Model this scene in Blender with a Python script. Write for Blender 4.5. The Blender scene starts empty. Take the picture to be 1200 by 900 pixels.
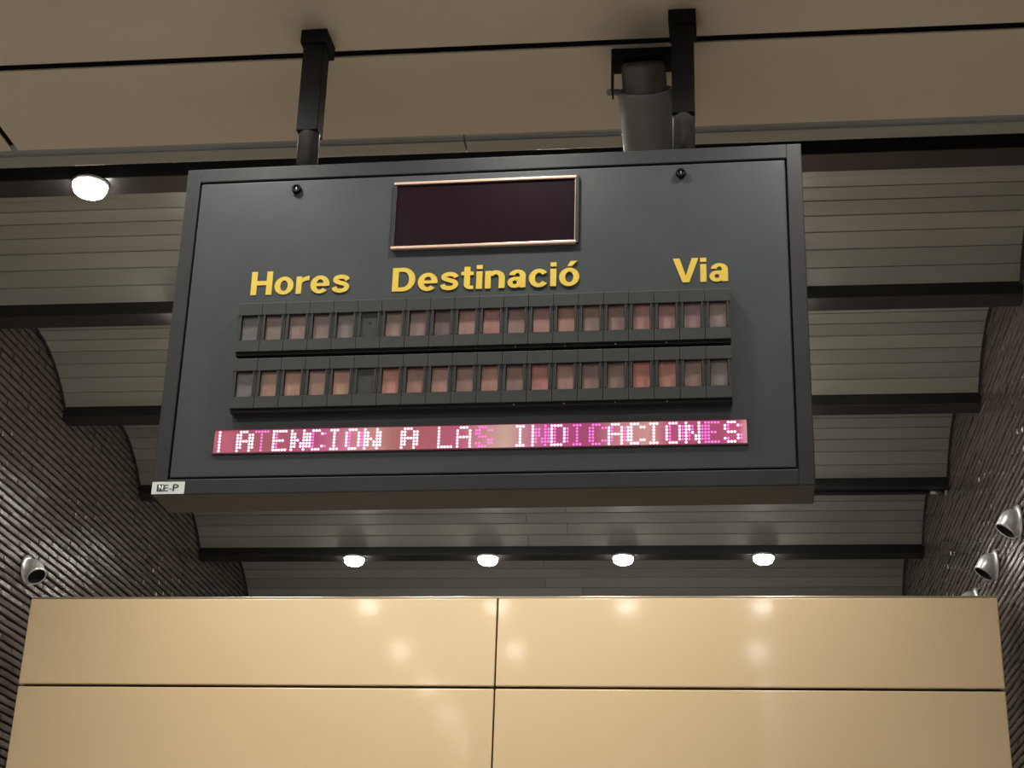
import bpy, bmesh, math, random
from mathutils import Vector, Matrix
random.seed(7)
S = bpy.context.scene
COL = S.collection

# ------------------------------------------------------------------ camera
YAW, PITCH, ROLL, FPX = math.radians(-7.4769), math.radians(23.2657), math.radians(1.9835), 1900.29
fw = Vector((math.sin(YAW)*math.cos(PITCH), math.cos(YAW)*math.cos(PITCH), math.sin(PITCH)))
r0 = Vector((math.cos(YAW), -math.sin(YAW), 0)); u0 = r0.cross(fw)
rt = r0*math.cos(ROLL) + u0*math.sin(ROLL)
up = -r0*math.sin(ROLL) + u0*math.cos(ROLL)
CAMPOS = Vector((0, 0, 1.6))
cam_data = bpy.data.cameras.new('camera')
cam = bpy.data.objects.new('camera', cam_data); COL.objects.link(cam)
mat = Matrix((rt, up, -fw)).transposed().to_4x4(); mat.translation = CAMPOS
cam.matrix_world = mat
cam_data.sensor_fit = 'HORIZONTAL'; cam_data.sensor_width = 36; cam_data.lens = FPX*36/1200
cam_data.clip_start = .05; cam_data.clip_end = 200
S.camera = cam

# ------------------------------------------------------------------ world, exposure
w = bpy.data.worlds.new('world'); S.world = w; w.use_nodes = True
w.node_tree.nodes['Background'].inputs[0].default_value = (.9, .95, 1, 1)
w.node_tree.nodes['Background'].inputs[1].default_value = .02
vs = S.view_settings
vs.view_transform = 'Standard'; vs.look = 'None'; vs.exposure = 0.0; vs.gamma = 1; vs.use_curve_mapping = False
LAMP_W = 86.0           # every downlight of the hall
LAMP_COL = (1.0, .95, .875)

# ------------------------------------------------------------------ materials
def lin(c):
    return tuple((v/255/12.92 if v/255 <= .04045 else ((v/255+.055)/1.055)**2.4) for v in c)
def mat_new(name, col, rough=.5, metal=0, spec=.5, noise=None, bump=None, coat=0, coat_rough=.1, scale=(1, 1, 1), coord='Object'):
    """noise = (scale, amount, detail) brightness mottling, bump = (scale, strength)"""
    m = bpy.data.materials.new(name); m.use_nodes = True
    nt = m.node_tree; b = nt.nodes['Principled BSDF']
    b.inputs['Base Color'].default_value = (*col, 1); b.inputs['Roughness'].default_value = rough
    b.inputs['Metallic'].default_value = metal; b.inputs['Specular IOR Level'].default_value = spec
    b.inputs['Coat Weight'].default_value = coat; b.inputs['Coat Roughness'].default_value = coat_rough
    tc = nt.nodes.new('ShaderNodeTexCoord'); mp = nt.nodes.new('ShaderNodeMapping')
    mp.inputs['Scale'].default_value = scale
    nt.links.new(tc.outputs[coord], mp.inputs[0])
    if noise:
        n = nt.nodes.new('ShaderNodeTexNoise'); n.inputs['Scale'].default_value = noise[0]
        n.inputs['Detail'].default_value = noise[2]
        nt.links.new(mp.outputs[0], n.inputs['Vector'])
        r = nt.nodes.new('ShaderNodeMapRange'); r.inputs['From Min'].default_value = .25; r.inputs['From Max'].default_value = .75
        r.inputs['To Min'].default_value = 1-noise[1]; r.inputs['To Max'].default_value = 1+noise[1]
        nt.links.new(n.outputs['Fac'], r.inputs['Value'])
        mx = nt.nodes.new('ShaderNodeVectorMath'); mx.operation = 'SCALE'; mx.inputs[0].default_value = col
        nt.links.new(r.outputs[0], mx.inputs['Scale']); nt.links.new(mx.outputs[0], b.inputs['Base Color'])
    if bump:
        n2 = nt.nodes.new('ShaderNodeTexNoise'); n2.inputs['Scale'].default_value = bump[0]; n2.inputs['Detail'].default_value = 3
        nt.links.new(mp.outputs[0], n2.inputs['Vector'])
        bp = nt.nodes.new('ShaderNodeBump'); bp.inputs['Strength'].default_value = bump[1]; bp.inputs['Distance'].default_value = .01
        nt.links.new(n2.outputs['Fac'], bp.inputs['Height']); nt.links.new(bp.outputs[0], b.inputs['Normal'])
    return m
def mat_emit(name, col, strength, base=(.8, .8, .8)):
    m = bpy.data.materials.new(name); m.use_nodes = True
    b = m.node_tree.nodes['Principled BSDF']
    b.inputs['Base Color'].default_value = (*base, 1)
    b.inputs['Emission Color'].default_value = (*col, 1); b.inputs['Emission Strength'].default_value = strength
    return m

M = {}
M['door'] = mat_new('board_door_paint', (.0370, .0452, .0490), .50, spec=.25, noise=(6, .10, 4), bump=(260, .04))
M['housing'] = mat_new('board_housing_paint', (.0240, .0262, .0285), .52, spec=.2, noise=(5, .12, 4), bump=(200, .04))
M['groove'] = mat_new('groove_black', (.004, .004, .005), .8)
M['module'] = mat_new('flap_module_plastic', (.0345, .0365, .0365), .52, spec=.25, noise=(20, .12, 3), bump=(300, .05))
M['black'] = mat_new('black_metal', (.0025, .0025, .003), .65, spec=.15, noise=(9, .2, 3))
M['pole'] = mat_new('pole_paint', (.034, .031, .029), .32, noise=(30, .3, 4), bump=(120, .08))
M['yellow'] = mat_new('yellow_letter_film', (.62, .445, .045), .5, noise=(40, .05, 2))
M['champagne'] = mat_new('champagne_trim', (.62, .44, .36), .35, metal=.35)
M['clockglass'] = mat_new('clock_dark_glass', (.010, .004, .006), .35, spec=.08)
M['sticker'] = mat_new('sticker_white', (.62, .66, .64), .4)
M['ink'] = mat_new('sticker_ink', (.02, .03, .05), .5)
M['beam'] = mat_new('beam_dark_paint', (.016, .014, .014), .42, noise=(4, .25, 3))
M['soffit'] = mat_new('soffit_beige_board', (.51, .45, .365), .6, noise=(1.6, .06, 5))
M['dark'] = mat_new('void_dark', (.012, .012, .012), .8)
M['trim'] = mat_new('trim_grey_metal', (.24, .25, .235), .45, noise=(7, .12, 4), scale=(.3, 2, 2))
M['slat'] = mat_new('slat_grey_enamel', (.265, .26, .232), .45, noise=(3, .10, 4), scale=(.5, 3, 3))
M['mortar'] = mat_new('joint_dark', (.024, .019, .016), .85, noise=(30, .3, 3))
M['brick'] = mat_new('brown_glazed_brick', (.095, .076, .063), .21, noise=(14, .35, 5), bump=(60, .2), scale=(1, .25, 1))
M['panel'] = mat_new('cream_gloss_panel', (.69, .525, .315), .38, spec=.5, noise=(.9, .03, 3), coat=1.0, coat_rough=.095)
M['edge'] = mat_new('panel_edge_metal', (.40, .33, .24), .3, metal=.6)
M['silver'] = mat_new('silver_enamel', (.66, .66, .65), .32, metal=.6, noise=(25, .1, 3))
M['lampring'] = mat_new('lamp_ring_white', (.6, .6, .58), .4)
M['lens'] = mat_emit('lamp_lens_lit', (1, .96, .88), 70)
M['speaker'] = mat_new('speaker_grey', (.15, .15, .14), .5, noise=(12, .12, 4))
M['cap'] = mat_new('speaker_cap', (.075, .068, .060), .5, noise=(20, .2, 4))
M['floor'] = mat_new('floor_terrazzo', (.50, .48, .45), .35, noise=(40, .2, 5))
M['plaster'] = mat_new('plaster', (.40, .37, .33), .7, noise=(3, .05, 3))
M['conduit'] = mat_new('conduit_zinc', (.45, .45, .43), .35, metal=.7)

def slat_variation(m):
    nt = m.node_tree; b = nt.nodes['Principled BSDF']; src = b.inputs['Base Color'].links[0].from_socket
    oi = nt.nodes.new('ShaderNodeObjectInfo'); r = nt.nodes.new('ShaderNodeMapRange')
    r.inputs['To Min'].default_value = .88; r.inputs['To Max'].default_value = 1.12
    nt.links.new(oi.outputs['Random'], r.inputs['Value'])
    mu = nt.nodes.new('ShaderNodeVectorMath'); mu.operation = 'SCALE'
    nt.links.new(src, mu.inputs[0]); nt.links.new(r.outputs[0], mu.inputs['Scale']); nt.links.new(mu.outputs[0], b.inputs['Base Color'])
slat_variation(M['slat'])
def darken_patches(m, spots):
    """soft darker patches with uneven edges on the soffit board around its fixings"""
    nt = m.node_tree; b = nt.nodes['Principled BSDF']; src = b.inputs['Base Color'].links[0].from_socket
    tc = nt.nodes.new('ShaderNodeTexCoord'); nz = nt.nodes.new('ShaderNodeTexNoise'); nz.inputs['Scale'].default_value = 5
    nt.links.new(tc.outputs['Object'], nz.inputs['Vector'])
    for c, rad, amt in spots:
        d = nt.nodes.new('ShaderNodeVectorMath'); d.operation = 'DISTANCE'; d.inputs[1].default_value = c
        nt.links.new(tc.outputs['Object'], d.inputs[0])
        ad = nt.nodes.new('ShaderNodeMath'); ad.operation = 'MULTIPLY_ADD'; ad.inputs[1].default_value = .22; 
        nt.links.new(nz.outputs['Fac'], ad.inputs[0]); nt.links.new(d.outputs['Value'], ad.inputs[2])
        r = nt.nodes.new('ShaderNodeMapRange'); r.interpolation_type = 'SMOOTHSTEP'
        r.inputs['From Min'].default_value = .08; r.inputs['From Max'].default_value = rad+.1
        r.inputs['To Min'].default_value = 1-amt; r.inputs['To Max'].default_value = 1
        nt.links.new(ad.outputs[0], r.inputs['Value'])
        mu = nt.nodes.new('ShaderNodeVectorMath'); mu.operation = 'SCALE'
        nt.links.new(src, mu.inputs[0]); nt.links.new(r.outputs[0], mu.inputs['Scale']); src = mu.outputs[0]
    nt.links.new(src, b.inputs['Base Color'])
darken_patches(M['soffit'], [((-.17, 4.76, 5.0), .34, .5), ((-1.36, 4.66, 5.0), .16, .3)])  # soffit colour darkens around the loudspeaker and one hanger
def flap_material():
    m = bpy.data.materials.new('flap_sheet'); m.use_nodes = True; nt = m.node_tree; b = nt.nodes['Principled BSDF']
    oi = nt.nodes.new('ShaderNodeObjectInfo'); tc = nt.nodes.new('ShaderNodeTexCoord')
    ad = nt.nodes.new('ShaderNodeVectorMath'); ad.operation = 'ADD'
    sc = nt.nodes.new('ShaderNodeVectorMath'); sc.operation = 'SCALE'; sc.inputs[0].default_value = (7, 3, 5)
    nt.links.new(oi.outputs['Random'], sc.inputs['Scale'])
    nt.links.new(tc.outputs['Object'], ad.inputs[0]); nt.links.new(sc.outputs[0], ad.inputs[1])
    n = nt.nodes.new('ShaderNodeTexNoise'); n.inputs['Scale'].default_value = 22; n.inputs['Detail'].default_value = 3
    nt.links.new(ad.outputs[0], n.inputs['Vector'])
    r = nt.nodes.new('ShaderNodeMapRange'); r.inputs['From Min'].default_value = .3; r.inputs['From Max'].default_value = .7
    r.inputs['To Min'].default_value = .78; r.inputs['To Max'].default_value = 1.2
    nt.links.new(n.outputs['Fac'], r.inputs['Value'])
    mu = nt.nodes.new('ShaderNodeVectorMath'); mu.operation = 'SCALE'
    nt.links.new(oi.outputs['Color'], mu.inputs[0]); nt.links.new(r.outputs[0], mu.inputs['Scale'])
    nt.links.new(mu.outputs[0], b.inputs['Base Color']); b.inputs['Roughness'].default_value = .45
    return m
M['flap'] = flap_material()

# ------------------------------------------------------------------ helpers
def add_box(bm, x0, x1, y0, y1, z0, z1, bev=0):
    vs_ = [bm.verts.new((x, y, z)) for z in (z0, z1) for y in (y0, y1) for x in (x0, x1)]
    fs = [bm.faces.new([vs_[i] for i in f]) for f in ((0, 2, 3, 1), (4, 5, 7, 6), (0, 1, 5, 4), (2, 6, 7, 3), (0, 4, 6, 2), (1, 3, 7, 5))]
    if bev:
        es = {e for f in fs for e in f.edges}
        bmesh.ops.bevel(bm, geom=list(es), offset=bev, segments=2, profile=.5, affect='EDGES')
def add_lathe(bm, prof, mtx=Matrix(), n=28):
    rings = []
    for r, s in prof:
        if r < 1e-6: rings.append([bm.verts.new(mtx @ Vector((0, 0, s)))])
        else: rings.append([bm.verts.new(mtx @ Vector((r*math.cos(2*math.pi*k/n), r*math.sin(2*math.pi*k/n), s))) for k in range(n)])
    for a, b in zip(rings, rings[1:]):
        for k in range(n):
            k2 = (k+1) % n
            if len(a) == 1 and len(b) == 1: continue
            if len(a) == 1: f = [a[0], b[k], b[k2]]
            elif len(b) == 1: f = [a[k], b[0], a[k2]]
            else: f = [a[k], b[k], b[k2], a[k2]]
            bm.faces.new(f).smooth = True
def axis_mtx(loc, d):
    m = Vector(d).normalized().to_track_quat('Z', 'Y').to_matrix().to_4x4(); m.translation = Vector(loc); return m
def mesh_of(name, bm, material):
    bmesh.ops.recalc_face_normals(bm, faces=bm.faces[:])
    me = bpy.data.meshes.new(name); bm.to_mesh(me); bm.free(); me.materials.append(material); return me
def link(name, me, parent=None, loc=(0, 0, 0)):
    o = bpy.data.objects.new(name, me); COL.objects.link(o); o.location = loc
    if parent: o.parent = parent
    return o
def obj(name, bm, material, parent=None, loc=(0, 0, 0), smooth_angle=None):
    return link(name, mesh_of(name, bm, material), parent, loc)
def box(name, dims, material, parent=None, bev=0):
    bm = bmesh.new(); add_box(bm, *dims, bev=bev); return obj(name, bm, material, parent)
def tag(o, label, cat=None, group=None):
    o['label'] = label
    if cat: o['category'] = cat
    if group: o['group'] = group
    return o
def empty(name, loc=(0, 0, 0)):
    o = bpy.data.objects.new(name, None); COL.objects.link(o); o.location = loc; o.empty_display_size = .1; return o
def struct(o, label=None):
    o['kind'] = 'structure'
    if label: o['label'] = label
    return o
def project(p):
    d = Vector(p) - CAMPOS; k = d.dot(fw)
    return 600 + FPX*d.dot(rt)/k, 450 - FPX*d.dot(up)/k

# ------------------------------------------------------------------ the setting
XL, XR = -3.875, 1.535          # faces of the two brick walls
YB, YF = -5.0, 17.5             # hall ends
ZB = 5.2                        # underside of the beams
ZS = 5.0                        # underside of the beige soffit
ROOF = 5.8
BEAM_Y = [6.09, 7.45, 8.84, 10.235, 11.65, 13.04, 14.43, 15.82]     # far lower edges
BW = .145
YP = 8.19                       # face of the cream partition

fl = struct(box('floor', (XL-.3, XR+.3, YB, YF, -.1, 0), M['floor']), 'pale polished floor of the station hall')
wb = struct(box('wall_back', (XL-.3, XR+.3, YB-.2, YB, 0, ROOF), M['plaster']), 'plain pale end wall of the hall')
we = struct(box('wall_end', (XL-.3, XR+.3, YF, YF+.2, 0, ROOF), M['plaster']), 'plain pale far wall of the hall')

# brick walls -------------------------------------------------------
BL, BH, PL, PH, BD = .283, .034, .29, .0455, .018
def brick_mesh(name):
    bm = bmesh.new()
    # local: x along the wall, y = out of the wall, z up; frustum with chamfered face
    c = .005
    a = [bm.verts.new((x, -.02, z)) for x, z in ((-BL/2, -BH/2), (BL/2, -BH/2), (BL/2, BH/2), (-BL/2, BH/2))]
    b = [bm.verts.new((x, BD-c, z)) for x, z in ((-BL/2, -BH/2), (BL/2, -BH/2), (BL/2, BH/2), (-BL/2, BH/2))]
    d = [bm.verts.new((x, BD, z)) for x, z in ((-BL/2+c, -BH/2+c), (BL/2-c, -BH/2+c), (BL/2-c, BH/2-c), (-BL/2+c, BH/2-c))]
    for p, q in ((a, b), (b, d)):
        for k in range(4): bm.faces.new((p[k], p[(k+1) % 4], q[(k+1) % 4], q[k]))
    bm.faces.new(d)
    return mesh_of(name, bm, M['brick'])
BRICK = brick_mesh('brick')
def brick_wall(name, side, label):
    s = 1 if side == 'left' else -1                      # outward direction of the face in x
    xf = (XL if side == 'left' else XR) - s*BD           # joint plane
    o = struct(box(name, (xf-.3, xf, YB, YF, 0, ROOF) if s > 0 else (xf, xf+.3, YB, YF, 0, ROOF), M['mortar']), label)
    lst = []
    ncourse = int(5.62/PH)
    for k in range(ncourse):
        z = .03 + k*PH
        off = (PL/2 if k % 2 else 0) + random.uniform(-.03, .03)
        for j in range(int((YF-2.0)/PL)):
            y = 2.0 + off + j*PL + PL/2
            if y+BL/2 > YF: continue
            px, py = project((xf+s*BD, y, z))
            vis = -25 < px < 1225 and 150 < py < 910 and y > 3
            if y > YP and py > 705: vis = False
            if 175 < px < 1057: vis = False
            # rotation: local x -> +-Y, local y -> s*X
            tilt = random.gauss(0, .03); yawr = random.gauss(0, .012); rollr = random.gauss(0, .004)
            base = Matrix(((0, s, 0), (-s, 0, 0), (0, 0, 1)))
            R3 = base @ Matrix.Rotation(yawr, 3, 'Z') @ Matrix.Rotation(tilt, 3, 'X') @ Matrix.Rotation(rollr, 3, 'Y')
            mt = R3.to_4x4(); mt.translation = Vector((xf + s*random.uniform(-.002, .003), y, z))
            dist = (Vector((xf, y, z))-CAMPOS).length
            lst.append((0 if vis else 1, dist, mt))
    lst.sort(key=lambda t: (t[0], t[1]))
    for v, d, mt in lst[:300]:
        b = link('brick', BRICK, o); b.matrix_local = mt
    src = [(v.co.copy()) for v in BRICK.vertices]; pol = [tuple(p.vertices) for p in BRICK.polygons]
    V, F = [], []
    for v, d, mt in lst[300:]:
        n = len(V); V += [mt @ c for c in src]; F += [tuple(i+n for i in p) for p in pol]
    me = bpy.data.meshes.new('brick_courses'); me.from_pydata(V, [], F); me.materials.append(M['brick'])
    st = link('brick_courses', me, o); st['kind'] = 'stuff'
    return o
brick_wall('wall_left', 'left', 'brown glazed brick wall with deep horizontal joints on the sticker side of the board')
brick_wall('wall_right', 'right', 'brown glazed brick wall with deep horizontal joints holding the row of silver spotlights')

# ceiling -----------------------------------------------------------
ceil = struct(box('ceiling', (XL-.3, XR+.3, YB, YF, ROOF, ROOF+.15), M['dark']), 'hall ceiling of dark beams and slatted vaults with a beige soffit')
for yb in BEAM_Y:
    box('beam', (XL-.02, XR+.02, yb-BW, yb, ZB, ZB+.14), M['beam'], ceil, bev=.004)
# slatted vaults between the beams
ZSPR, SAG = 5.262, .275
JX = (-1.345, -1.045)
def vault(y0, y1, idx):
    half = (y1-y0)/2; yc = (y0+y1)/2
    Rr = (half*half+SAG*SAG)/(2*SAG); zc = ZSPR+SAG-Rr
    amax = math.asin(half/Rr)
    n = 14
    v = None
    for k in range(n):
        a0 = -amax + 2*amax*k/n; a1 = -amax + 2*amax*(k+1)/n
        def P(a, e): return (yc+(Rr+e)*math.sin(a), zc+(Rr+e)*math.cos(a))
        g = .008*(a1-a0)
        # shiplap: the edge nearer the crown sits a little lower
        up0, up1 = (.000, .004) if k >= n/2 else (.004, .000)
        j = JX[(k+idx) % 2]
        for xa, xb in ((XL-.015, j-.002), (j+.002, XR+.015)):
            bm = bmesh.new()
            q = [P(a0+g, up0), P(a1-g, up1), P(a1+g*.5, .022), P(a0-g*.5, .022)]
            A = [bm.verts.new((xa, *p)) for p in q]; B = [bm.verts.new((xb, *p)) for p in q]
            for i in range(4): bm.faces.new((A[i], A[(i+1) % 4], B[(i+1) % 4], B[i]))
            bm.faces.new(A); bm.faces.new(B[::-1])
            if v is None:
                # curved backing sheet carries the slats
                vb = bmesh.new(); pr = None
                for i in range(17):
                    a = -amax+2*amax*i/16
                    cur = [vb.verts.new((x, *P(a, .03))) for x in (XL-.015, XR+.015)]
                    if pr: vb.faces.new((pr[0], pr[1], cur[1], cur[0]))
                    pr = cur
                v = obj('vault', vb, M['dark'], ceil)
            obj('slat', bm, M['slat'], v)
    for xa, xb in ((XL-.02, XL+.014), (XR-.014, XR+.02)):
        eb = bmesh.new(); prev = None
        for i in range(25):
            a = -amax+2*amax*i/24
            ci = [eb.verts.new((x, *P(a, e))) for x, e in ((xa, -.012), (xb, -.012), (xb, .02), (xa, .02))]
            if prev:
                for m_ in range(4): eb.faces.new((prev[m_], prev[(m_+1) % 4], ci[(m_+1) % 4], ci[m_]))
            prev = ci
        obj('arch_edge', eb, M['beam'], v)
for i, (a, b) in enumerate(zip(BEAM_Y, BEAM_Y[1:])):
    vault(a-.002, b-BW+.002, i)
# beige soffit, panels with open dark joints
GAP, GAPY = .025, .040
YS_END = 5.378
ys = [YS_END, 4.812]
while ys[-1] > YB: ys.append(ys[-1]-1.39)
xs = [XL, -2.768, XR]
for k in range(len(ys)-1):
    for i in range(2):
        x0 = xs[i]+(GAP/2 if i else 0); x1 = xs[i+1]-(GAP/2 if i == 0 else 0)
        y1 = ys[k]-(GAPY/2 if k else 0); y0 = max(ys[k+1], YB)+GAPY/2
        if y1-y0 < .05: continue
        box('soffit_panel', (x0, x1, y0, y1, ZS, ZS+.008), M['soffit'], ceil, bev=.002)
box('soffit_backing', (XL, XR, YB, 5.50, ZS+.045, ZS+.08), M['dark'], ceil)
# metal edge of the soffit, two lengths butted together
for n, (xa, xb) in enumerate(((XL, -.936), (-.932, XR))):
    bm = bmesh.new()
    add_box(bm, xa, xb, YS_END+.004, YS_END+.05, ZS+.012, ZS+.03)
    add_box(bm, xa, xb, YS_END+.05, 5.512, ZS, ZS+.03, bev=.004)
    add_box(bm, xa, xb, 5.500, 5.512, ZS+.025, ZS+.30)
    struct(obj('trim_%d' % (n+1), bm, M['trim']), 'grey metal strip edging the beige soffit')
box('soffit_fascia', (XL, XR, 5.46, 5.50, ZS+.08, ROOF), M['dark'], ceil)

# cream partition ---------------------------------------------------
PX0, PX1, PXM, PZT, PZP = -3.669, 1.439, -1.1107, 3.927, .478
part = struct(box('wall_partition', (PX0+.02, PX1-.02, YP+.03, YP+.16, 0, PZT-.012), M['dark']), 'partition wall faced with glossy cream panels')
row = 0; zt = PZT
while zt > .1:
    zb = max(zt-PZP+.014, .03)
    for x0, x1 in ((PX0, PXM-.004), (PXM+.004, PX1)):
        box('panel', (x0, x1, YP, YP+.028, zb, zt), M['panel'], part, bev=.005)
    zt -= PZP
box('edge_trim', (PX0, PX1, YP+.004, YP+.16, PZT, PZT+.012), M['edge'], part, bev=.003)

# ------------------------------------------------------------------ departure board
board = empty('departure_board', (-.715, 4.62, 3.8395))
board.rotation_euler = (math.radians(1.6), 0, math.radians(-1.0))
tag(board, 'large dark grey hanging departure board with yellow headings and a lit message strip', 'departure board')
HW, HH, DEP = 1.030, .581, .19
DX, DZ = .982, .530
bm = bmesh.new()
add_box(bm, -HW, HW, .03, DEP, -HH, HH, bev=.004)
add_box(bm, -HW, -DX, 0, .035, -HH, HH, bev=.003)
add_box(bm, DX, HW, 0, .035, -HH, HH, bev=.003)
add_box(bm, -DX-.001, DX+.001, 0, .035, DZ, HH, bev=.003)
add_box(bm, -DX-.001, DX+.001, 0, .035, -HH, -DZ, bev=.003)
housing = obj('housing', bm, M['housing'], board)
box('groove', (-DX, DX, .024, .031, -DZ, DZ), M['groove'], board)
door = box('door', (-DX+.006, DX-.006, .002, .024, -DZ+.006, DZ-.006), M['door'], board, bev=.003)
# locks
for sx in (-.642, .642):
    bm = bmesh.new(); m4 = axis_mtx((sx, .002, .489), (0, -1, 0))
    add_lathe(bm, [(0, -.002), (.0165, -.002), (.0165, .010), (.014, .013), (.010, .013), (.009, .008), (0, .008)], m4, 24)
    lk = obj('lock', bm, M['black'], door)
    bm = bmesh.new(); add_box(bm, sx-.0015, sx+.0015, -.009, -.004, .484, .494); obj('keyhole', bm, M['conduit'], lk)
# blank clock display
clk = box('clock_display', (-.296, .300, -.004, .004, .258, .486), M['clockglass'], board)
tag(clk, 'blank dark maroon clock display')
for nm, d_, mm in (('frame_bar', (-.306, .310, -.010, .006, .485, .4945), 'champagne'), ('frame_bar', (-.306, .306, -.010, .006, .2475, .2575), 'champagne'),
                   ('frame_side', (-.306, -.296, -.008, .006, .2575, .485), 'housing'), ('frame_side', (.300, .3115, -.010, .006, .2475, .4945), 'housing')):
    box(nm, d_, M[mm], clk, bev=.0015)
box('frame_lip', (.2975, .2995, -.008, .006, .259, .484), M['champagne'], clk)

# headings
def text_mesh(txt, x0, x1, zb, cap, material, parent, name='lettering', depth=.0015, bold=.028, yoff=.0005):
    cu = bpy.data.curves.new(name, 'FONT'); cu.body = txt; cu.size = 1; cu.offset = bold; cu.extrude = 0; cu.resolution_u = 4; cu.space_character = 1.06
    t = bpy.data.objects.new(name, cu); COL.objects.link(t)
    dg = bpy.context.evaluated_depsgraph_get(); me = bpy.data.meshes.new_from_object(t.evaluated_get(dg))
    bpy.data.objects.remove(t); bpy.data.curves.remove(cu)
    # cap height of the face is measured from an H
    ch = bpy.data.curves.new('h', 'FONT'); ch.body = 'H'; ch.size = 1; ch.offset = bold
    th = bpy.data.objects.new('h', ch); COL.objects.link(th); dg = bpy.context.evaluated_depsgraph_get()
    mh = bpy.data.meshes.new_from_object(th.evaluated_get(dg)); zs_ = [v.co.y for v in mh.vertices]; c0, c1 = min(zs_), max(zs_)
    bpy.data.objects.remove(th); bpy.data.curves.remove(ch); bpy.data.meshes.remove(mh)
    xs_ = [v.co.x for v in me.vertices]; a, b = min(xs_), max(xs_)
    for v in me.vertices:
        x = x0+(v.co.x-a)/(b-a)*(x1-x0); z = zb+(v.co.y-c0)/(c1-c0)*cap
        v.co = (x, yoff, z)
    bm = bmesh.new(); bm.from_mesh(me); bpy.data.meshes.remove(me)
    bmesh.ops.remove_doubles(bm, verts=bm.verts[:], dist=1e-6)
    ex = bmesh.ops.extrude_face_region(bm, geom=bm.faces[:])
    for v in [g for g in ex['geom'] if isinstance(g, bmesh.types.BMVert)]: v.co.y += depth+.002
    return obj(name, bm, material, parent)

# bold grotesque letters drawn as strokes, cap height 1
def ring(c, o, i, a0, a1, n=22):
    q = []
    for k in range(n):
        t0, t1 = math.radians(a0+(a1-a0)*k/n), math.radians(a0+(a1-a0)*(k+1)/n)
        q.append([(c[0]+r[0]*math.cos(t), c[1]+r[1]*math.sin(t)) for r, t in ((o, t0), (o, t1), (i, t1), (i, t0))])
    return q
def rc(x0, y0, x1, y1): return [[(x0, y0), (x1, y0), (x1, y1), (x0, y1)]]
def stroke(pts, w, sub=5):
    P = [Vector((*p, 0)) for p in pts]; E = [P[0]*2-P[1]] + P + [P[-1]*2-P[-2]]; path = []
    for k in range(1, len(E)-2):
        for j in range(sub):
            t = j/sub; a, b, c, d = E[k-1:k+3]
            path.append(.5*((2*b)+(c-a)*t+(2*a-5*b+4*c-d)*t*t+(3*b-a-3*c+d)*t**3))
    path.append(P[-1]); L = []
    for k, p in enumerate(path):
        d = (path[min(k+1, len(path)-1)]-path[max(k-1, 0)]).normalized(); n = Vector((-d.y, d.x, 0))*w/2
        L.append((p+n, p-n))
    return [[(a[0].x, a[0].y), (a[1].x, a[1].y), (b[1].x, b[1].y), (b[0].x, b[0].y)] for a, b in zip(L, L[1:])]
O_ = ring((.335, .365), (.335, .385), (.135, .225), 0, 360, 36)
GLYPH = {
 'H': (rc(0, 0, .205, 1)+rc(.545, 0, .75, 1)+rc(.2, .415, .55, .60), .75), 'o': (O_, .67),
 'r': (rc(0, 0, .195, .735)+ring((.44, .40), (.34, .35), (.245, .165), 90, 180, 12)+rc(.43, .57, .455, .75), .455),
 'e': (ring((.335, .365), (.335, .385), (.135, .225), -2, 180)+ring((.335, .365), (.335, .385), (.135, .225), 180, 318)+rc(.12, .295, .668, .425), .67),
 's': (stroke([(.545, .52), (.47, .625), (.31, .665), (.155, .62), (.115, .535), (.17, .46), (.31, .40), (.47, .335), (.525, .22), (.46, .11), (.31, .065), (.14, .11), (.075, .225)], .17), .61),
 'D': (rc(0, 0, .205, 1)+rc(.2, .83, .37, 1)+rc(.2, 0, .37, .17)+ring((.36, .5), (.42, .5), (.21, .33), -90, 90), .78),
 't': (rc(.10, .18, .30, .94)+rc(0, .59, .42, .735)+ring((.32, .2), (.22, .205), (.02, .055), 180, 272, 10)+rc(.315, -.005, .42, .145), .42),
 'i': (rc(0, 0, .2, .735)+rc(0, .83, .2, 1), .2),
 'n': (rc(0, 0, .195, .735)+ring((.36, .44), (.305, .31), (.105, .14), 0, 150)+rc(.465, 0, .665, .445), .665),
 'a': (rc(.405, 0, .605, .5)+ring((.325, .50), (.28, .25), (.085, .11), 0, 172)+ring((.245, .215), (.245, .23), (.075, .085), 0, 360)+rc(.24, .30, .45, .445), .62),
 'c': (ring((.335, .365), (.335, .385), (.135, .225), 36, 324), .62),
 'ó': (O_+[[(.27, .82), (.42, .82), (.60, 1.03), (.38, 1.03)]], .67),
 'V': ([[(0, 1), (.22, 1), (.42, .27), (.42, 0), (.31, 0)], [(.84, 1), (.62, 1), (.42, .27), (.42, 0), (.53, 0)]], .84)}
def word(txt, x0, x1, zb, cap, material, parent):
    quads, x = [], 0
    for ch in txt:
        q, wd = GLYPH[ch]
        quads += [[(a+x, b) for a, b in p] for p in q]; x += wd+(.055 if ch in 'Vr' else .095)
    xs_ = [p[0] for q in quads for p in q]; a, b = min(xs_), max(xs_); k = (x1-x0)/(b-a)
    bm = bmesh.new(); lift = 0
    for q in quads:
        area = sum(q[i][0]*q[(i+1) % len(q)][1]-q[(i+1) % len(q)][0]*q[i][1] for i in range(len(q)))
        if area < 0: q = q[::-1]
        lift += 1.2e-5
        f = [bm.verts.new((x0+(p[0]-a)*k, .0004-lift, zb+p[1]*cap)) for p in q]
        r = [bm.verts.new((v.co.x, .0025, v.co.z)) for v in f]
        bm.faces.new(f)
        for i in range(len(f)): bm.faces.new((f[i], r[i], r[(i+1) % len(f)], f[(i+1) % len(f)]))
    me = bpy.data.meshes.new('lettering'); bm.to_mesh(me); bm.free(); me.materials.append(material)
    return link('lettering', me, parent)
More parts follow.
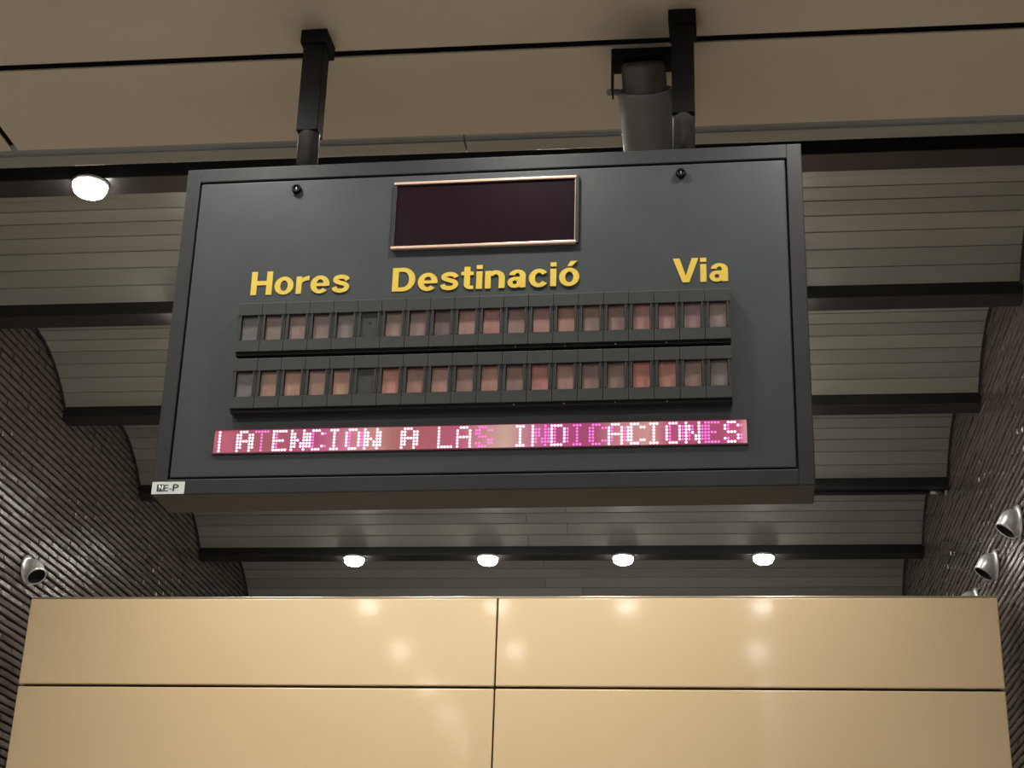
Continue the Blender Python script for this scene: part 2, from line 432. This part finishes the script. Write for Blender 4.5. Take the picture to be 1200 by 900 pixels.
for txt, x0, x1, zb in (('Hores', -.769, -.437, .102), ('Destinació', -.295, .315, .0985), ('Via', .613, .786, .098)):
    tag(word(txt, x0, x1, zb, .0845, M['yellow'], board), 'yellow heading reading ' + txt)

# split-flap modules
MP, MH_ = .0791, .172
def module_mesh(blank):
    bm = bmesh.new(); g = .0008; x0, x1 = -MP/2+g, MP/2-g; yf = -.035; wz0, wz1 = -.0445, .0415; wx = .0275
    # posts, header and sill; the sill leans back at its upper edge
    add_box(bm, x0, -wx, yf+.004, .003, -.05, .046); add_box(bm, wx, x1, yf+.004, .003, -.05, .046)
    def wedge(za, zb_, ya, yb_):
        v = [bm.verts.new(p) for p in ((x0, ya, za), (x1, ya, za), (x1, .003, za), (x0, .003, za), (x0, yb_, zb_), (x1, yb_, zb_), (x1, .003, zb_), (x0, .003, zb_))]
        for f in ((0, 1, 2, 3), (4, 7, 6, 5), (0, 4, 5, 1), (2, 6, 7, 3), (0, 3, 7, 4), (1, 5, 6, 2)): bm.faces.new([v[i] for i in f])
    wedge(-MH_/2, wz0-.003, yf, yf); wedge(wz0-.003, wz0, yf, yf+.012)
    wedge(wz1, MH_/2-.004, yf, yf); wedge(MH_/2-.004, MH_/2, yf, yf+.006)
    # thin ribs beside the opening
    for sx in (-1, 1):
        a, b = sorted((sx*wx, sx*(wx+.005))); add_box(bm, a, b, yf+.001, yf+.006, wz0, wz1)
    if blank:
        add_box(bm, -wx, wx, yf+.007, .003, wz0, wz1)
    else:
        add_box(bm, -wx, wx, -.006, .003, wz0, wz1)
    return mesh_of('flap_module', bm, M['module'])
MODULE, MODULE_BLANK = module_mesh(False), module_mesh(True)
bm = bmesh.new(); add_box(bm, -.0265, .0265, -.022, -.019, -.0435, .0405, bev=.001)
FLAP = mesh_of('flap', bm, M['flap'])
R1 = [(88, 88, 86), (112, 98, 92), (120, 99, 96), (118, 96, 94), (101, 95, 90), None, (120, 99, 95), (124, 101, 98), (86, 70, 71), (142, 109, 103),
      (146, 106, 101), (126, 101, 99), (141, 105, 101), (142, 105, 99), (122, 101, 93), (119, 96, 93), (140, 103, 101), (134, 101, 99), (121, 97, 97), (116, 99, 95)]
R2 = [(96, 92, 91), (146, 115, 101), (152, 115, 99), (139, 108, 98), (152, 116, 99), None, (160, 108, 95), (132, 98, 89), (146, 112, 101), (131, 102, 95),
      (152, 112, 99), (121, 98, 91), (160, 108, 101), (140, 108, 101), (119, 98, 93), (116, 98, 91), (162, 105, 96), (160, 108, 99), (123, 98, 91), (101, 95, 91)]
for row_c, zc in ((R1, -.027), (R2, -.2215)):
    for k, c in enumerate(row_c):
        x = -.791+MP*(k+.5)+.0005
        mo = link('flap_module', MODULE_BLANK if c is None else MODULE, board, (x, 0, zc))
        if c is not None:
            f = link('flap', FLAP, mo); f.color = (*[v*1.0 for v in lin(c)], 1)
        elif zc > -.1:
            bm = bmesh.new(); add_lathe(bm, [(0, 0), (.003, 0), (.003, .001), (0, .001)], axis_mtx((.002, -.0282, .004), (0, -1, 0)), 12); obj('screw', bm, M['black'], mo)
# mounting rails below each row, with small screw ends
for zz in (-.116, -.3105):
    rl = box('mounting_rail', (-.790, .790, -.026, .002, zz-.008, zz+.004), M['groove'], board)
    for x in (.119, .276, .434, .592):
        bm = bmesh.new(); add_lathe(bm, [(0, 0), (.0022, 0), (.0022, .002), (0, .002)], axis_mtx((x, -.026, zz-.003), (0, -1, 0)), 10); obj('screw', bm, M['conduit'], rl)

# lit message strip
def strip_material():
    m = bpy.data.materials.new('message_strip_glass'); m.use_nodes = True; nt = m.node_tree; b = nt.nodes['Principled BSDF']
    tc = nt.nodes.new('ShaderNodeTexCoord'); sp = nt.nodes.new('ShaderNodeSeparateXYZ'); nt.links.new(tc.outputs['Object'], sp.inputs[0])
    r = nt.nodes.new('ShaderNodeMapRange'); r.inputs['From Min'].default_value = -.842; r.inputs['From Max'].default_value = .832
    nt.links.new(sp.outputs[0], r.inputs['Value'])
    cr = nt.nodes.new('ShaderNodeValToRGB'); cr.color_ramp.interpolation = 'LINEAR'
    stops = [(0, (150, 70, 92)), (.10, (142, 72, 82)), (.20, (158, 62, 105)), (.27, (176, 108, 125)), (.315, (168, 118, 108)), (.345, (150, 88, 88)), (.40, (148, 74, 84)),
             (.47, (160, 70, 98)), (.525, (178, 128, 128)), (.56, (180, 148, 138)), (.60, (172, 104, 128)), (.65, (158, 60, 112)), (.72, (145, 62, 95)), (.77, (176, 112, 124)), (.82, (182, 132, 128)),
             (.86, (160, 66, 104)), (.93, (152, 58, 98)), (.985, (158, 62, 100)), (1, (186, 130, 138))]
    e = cr.color_ramp.elements
    e[0].position = 0; e[0].color = (*lin(stops[0][1]), 1); e[1].position = 1; e[1].color = (*lin(stops[-1][1]), 1)
    for p, c in stops[1:-1]: q = e.new(p); q.color = (*lin(c), 1)
    nt.links.new(r.outputs[0], cr.inputs[0]); nt.links.new(cr.outputs[0], b.inputs['Base Color'])
    nt.links.new(cr.outputs[0], b.inputs['Emission Color']); b.inputs['Emission Strength'].default_value = .75
    b.inputs['Roughness'].default_value = .3
    return m
M['strip'] = strip_material()
M['strip_edge'] = mat_new('strip_edge_red', (.06, .006, .022), .5)
M['led_white'] = mat_emit('led_lit_white', (1.0, .86, .97), 1.5, (.6, .3, .4))
M['led_pink'] = mat_emit('led_lit_magenta', (.90, .19, .80), 1.05, (.5, .1, .3))
SX0, SX1, SZ0, SZ1 = -.8405, .8315, -.4455, -.3695
md = box('message_display', (SX0, SX1, -.001, .004, SZ0, SZ1), M['strip'], board)
tag(md, 'glowing pink message strip reading ATENCION A LAS INDICACIONES')
for d_ in ((SX0-.004, SX1+.004, -.003, .006, SZ1, SZ1+.004), (SX0-.004, SX1+.004, -.003, .006, SZ0-.004, SZ0)):
    box('strip_edge', d_, M['strip_edge'], md)
FONT = {'A': '01110 10001 10001 11111 10001 10001 10001', 'T': '11111 00100 00100 00100 00100 00100 00100', 'E': '11111 10000 10000 11110 10000 10000 11111',
        'N': '10001 11001 11001 10101 10011 10011 10001', 'C': '01110 10001 10000 10000 10000 10001 01110', 'I': '01110 00100 00100 00100 00100 00100 01110',
        'O': '01110 10001 10001 10001 10001 10001 01110', 'L': '10000 10000 10000 10000 10000 10000 11111', 'S': '01110 10001 10000 01110 00001 10001 01110',
        'D': '11110 10001 10001 10001 10001 10001 11110'}
TXT = 'ATENCION A LAS INDICACIONES'
PINK = {1, 13, 16, 18, 19, 25}          # characters glowing magenta rather than white
CP = .05885/6; RP = .0104
def dot(bm, x, z, r):
    vv = [bm.verts.new((x+r*math.cos(math.pi*k/3), -.0022, z+r*math.sin(math.pi*k/3))) for k in range(6)]
    ww = [bm.verts.new((v.co.x, .0005, v.co.z)) for v in vv]
    bm.faces.new(vv)
    for k in range(6): bm.faces.new((vv[k], ww[k], ww[(k+1) % 6], vv[(k+1) % 6]))
bw_, bp_ = bmesh.new(), bmesh.new()
def zrow(r): return SZ1-.0072-r*RP
cells = {}
for i, ch in enumerate(TXT):
    if ch == ' ': continue
    for r, line in enumerate(FONT[ch].split()):
        for c, v in enumerate(line):
            if v == '1':
                col = i*6+c
                pink = i in PINK and not (i == 16 and c == 0)
                cells[(col, r)] = 'p' if pink else 'w'
                # the strip scrolls: each dot leaves a fainter twin one column on
                tw = (col+1, r)
                if c in (0, 4) and 0 < r < 6 and tw not in cells and i not in (11, 12) or i in (16, 21, 24) and c == 1:
                    cells.setdefault(tw, 'p' if pink or i not in (0, 3, 7, 9, 21) else 'w')
for r in range(7): cells[(-6, r)] = 'w'
for (c, r), k in cells.items():
    x = -.769+CP*(c+.5)
    if x > SX1-.006: continue
    dot(bw_ if k == 'w' else bp_, x, zrow(r), .0043 if k == 'w' else .0039)
for b_, mm, lb in ((bw_, 'led_white', 'white lit dots of the message'), (bp_, 'led_pink', 'magenta lit dots of the message')):
    o = obj('led_dots', b_, M[mm], md); o['kind'] = 'stuff'; o['label'] = lb

# maker's sticker on the lower corner
stk = box('sticker', (-1.0285, -.922, -.0012, .001, -.5785, -.5385), M['sticker'], board)
tag(stk, 'small white sticker with dark initials')
box('logo_block', (-1.012, -.990, -.0018, 0, -.570, -.5465), M['ink'], stk)
text_mesh('N', -1.006, -.992, -.5675, .018, M['sticker'], stk, 'lettering', .0004, .03, -.0024)
text_mesh('E', -.989, -.974, -.5695, .021, M['ink'], stk, 'lettering', .0004, .0, -.0018)
text_mesh('-', -.971, -.963, -.5695, .021, M['ink'], stk, 'lettering', .0004, .0, -.0018)
text_mesh('P', -.960, -.941, -.5695, .023, M['ink'], stk, 'lettering', .0004, .01, -.0018)

# hangers
ZTOP = 1.158
for sx in (-.645, .650):
    yc = .100
    bm = bmesh.new(); add_lathe(bm, [(0, HH-.004), (.0375, HH-.004), (.0375, ZTOP-.1), (0, ZTOP-.1)], Matrix.Translation((sx, yc, 0)), 28)
    pl = obj('support_pole', bm, M['pole'], board)
    box('sleeve', (sx-.038, sx+.038, yc-.038, yc+.038, HH+.175, ZTOP-.002), M['black'], pl, bev=.003)
    bm = bmesh.new(); add_box(bm, sx-.047, sx+.047, yc-.050, yc+.075, ZTOP-.055, ZTOP, bev=.003)
    obj('ceiling_bracket', bm, M['black'], pl)

# ------------------------------------------------------------------ downlights
LX = (-2.67, -1.65, -.64, .387)
def lamp_meshes():
    bm = bmesh.new(); add_lathe(bm, [(0, 0), (.080, 0), (.081, -.008), (.078, -.014), (.066, -.014)], n=32)
    ring = mesh_of('housing_ring', bm, M['lampring'])
    bm = bmesh.new(); add_lathe(bm, [(.074, -.010), (.074, -.028), (.067, -.046), (.050, -.058), (.026, -.064), (0, -.065)], n=32)
    return ring, mesh_of('lens', bm, M['lens'])
RING, LENS = lamp_meshes()
bm = bmesh.new(); add_lathe(bm, [(.074, -.044), (.086, -.044), (.087, -.049), (.073, -.052)], n=32); FLANGE = mesh_of('flange', bm, M['lampring'])
M['lens_off'] = mat_new('lamp_lens_off', (.35, .34, .32), .3)
LENS_OFF = LENS.copy(); LENS_OFF.materials.clear(); LENS_OFF.materials.append(M['lens_off'])
SPOT = bpy.data.lights.new('lamp_bulb', 'SPOT')
SPOT.energy = LAMP_W; SPOT.color = LAMP_COL; SPOT.spot_size = math.radians(146); SPOT.spot_blend = .9; SPOT.shadow_soft_size = .06
def lamp(x, y, z, label, group, flush=False, lit=True):
    e = tag(empty('ceiling_downlight', (x, y, z)), label, 'ceiling light', group)
    link('housing_ring', FLANGE if flush else RING, e); link('lens', LENS if lit else LENS_OFF, e)
    if not lit: return
    l = bpy.data.objects.new('lamp_bulb', SPOT); COL.objects.link(l); l.parent = e; l.location = (0, 0, -.075)
for i, yb in enumerate(BEAM_Y[:5]):
    for j, x in enumerate(LX):
        if i == 0 and j == 3: continue
        if i == 0 and j == 0: lb, g = 'bright lit downlight under the dark beam beside the beige soffit, clear of the board', None
        elif i == 4: lb, g = 'lit round downlight under the dark beam just above the cream panels', 'downlights above the cream panels'
        else: lb, g = 'lit round downlight under a dark beam, hidden by the departure board', 'downlights behind the board'
        lamp(x-(.03 if i == 0 and j == 0 else 0), yb-BW/2-.035, ZB, lb, g)
for y in (4.21, 2.82, 1.43, .04, -1.35, -2.74):
    for j, x in enumerate(LX):
        if j == 2 and 1 < y < 4: lamp(x, y, ZS+.045, 'burnt out downlight in the beige soffit overhead', 'unlit downlights in the beige soffit', True, False)
        else: lamp(x, y, ZS+.045, 'lit round downlight in the beige soffit overhead', 'downlights in the beige soffit', True)

# ------------------------------------------------------------------ silver wall spotlights
def wall_spot(side, y, z, d, label, group):
    s = 1 if side == 'left' else -1
    xw = XL if side == 'left' else XR
    e = tag(empty('wall_spotlight', (xw, y, z)), label, 'spotlight', group)
    bm = bmesh.new(); add_lathe(bm, [(0, 0), (.082, 0), (.084, .006), (.080, .014), (.066, .019), (.0, .019)], axis_mtx((0, 0, 0), (s, 0, 0)), 32)
    obj('base_ring', bm, M['silver'], e)
    c = Vector((s*.036, 0, 0)); m4 = axis_mtx(c, d)
    bm = bmesh.new()
    add_lathe(bm, [(0, -.062), (.022, -.059), (.042, -.048), (.056, -.030), (.063, -.006), (.064, .015), (.060, .034), (.057, .052), (.057, .066), (.052, .066), (.050, .05), (.050, .02)], m4, 32)
    obj('head', bm, M['silver'], e)
    bm = bmesh.new(); add_lathe(bm, [(.051, .063), (.047, .045), (.040, .028), (0, .022)], m4, 28)
    obj('mouth', bm, M['dark'], e)
for y, lb in ((7.93, 'silver swivel spotlight on the brick wall, mounted forward of the cream partition'),
              (8.665, 'silver swivel spotlight on the brick wall just beyond the cream partition corner, whole head showing'),
              (9.40, 'silver swivel spotlight mostly hidden behind the top edge of the cream partition')):
    wall_spot('right', y, 4.245, (-.60, -.02, -.80), lb, 'row of spotlights on the brick wall')
for y in (8.526,):
    wall_spot('left', y, 4.195, (.60, -.30, -.74), 'silver swivel spotlight on the brick wall at the sticker side of the board, mouth open', None)

# ------------------------------------------------------------------ projector loudspeaker
sp = tag(empty('projector_loudspeaker', (-.205, 4.93, 4.99)), 'grey tubular loudspeaker in a dark yoke under the soffit behind the board', 'loudspeaker')
rim = Vector((0.0, .01, -.105)); dax = Vector((.03, math.cos(math.radians(46)), -math.sin(math.radians(46))))
m4 = axis_mtx(rim, dax)
bm = bmesh.new(); add_lathe(bm, [(.078, .004), (.098, .0), (.100, .006), (.097, .02), (.090, .20), (.092, .34), (.096, .36), (.085, .36), (.082, .3), (0, .28)], m4, 40)
body = obj('body', bm, M['speaker'], sp)
bm = bmesh.new(); add_lathe(bm, [(0, -.100), (.060, -.099), (.074, -.094), (.079, -.084), (.080, .02)], m4, 36); obj('rear_cap', bm, M['cap'], sp)
bm = bmesh.new(); add_box(bm, -.115, .13, -.085, .03, -.022, .010, bev=.003)
obj('mounting_plate', bm, M['black'], sp)
for s_ in (-1, 1):
    bm = bmesh.new(); add_box(bm, s_*.114-.003, s_*.114+.003, -.05, .02, -.135, -.005)
    ar = obj('yoke_arm', bm, M['black'], sp)
    bm = bmesh.new(); add_lathe(bm, [(0, -.02), (.012, -.02), (.012, .022), (.008, .028), (0, .028)], axis_mtx((s_*.108, .0, -.118), (s_, 0, 0)), 16); obj('pivot_bolt', bm, M['speaker'], ar)

# ------------------------------------------------------------------ conduit along the fourth beam
bm = bmesh.new()
yq = BEAM_Y[3]-BW*.55
add_lathe(bm, [(0, 0), (.008, 0), (.008, 2.6), (0, 2.6)], axis_mtx((XR-2.62, yq, ZB-.008), (1, 0, 0)), 10)
cd = tag(obj('conduit_pipe', bm, M['pole']), 'thin dark conduit pipe running under a beam into the brick wall', 'pipe')
bm = bmesh.new(); add_lathe(bm, [(0, 0), (.012, 0), (.012, .07), (0, .07)], axis_mtx((XR-.115, yq, ZB-.012), (1, 0, 0)), 14)
obj('coupling', bm, M['conduit'], cd)
bm = bmesh.new(); add_lathe(bm, [(0, 0), (.018, 0), (.018, .02), (0, .02)], axis_mtx((XR-.022, yq, ZB-.012), (1, 0, 0)), 14)
obj('wall_flange', bm, M['conduit'], cd)
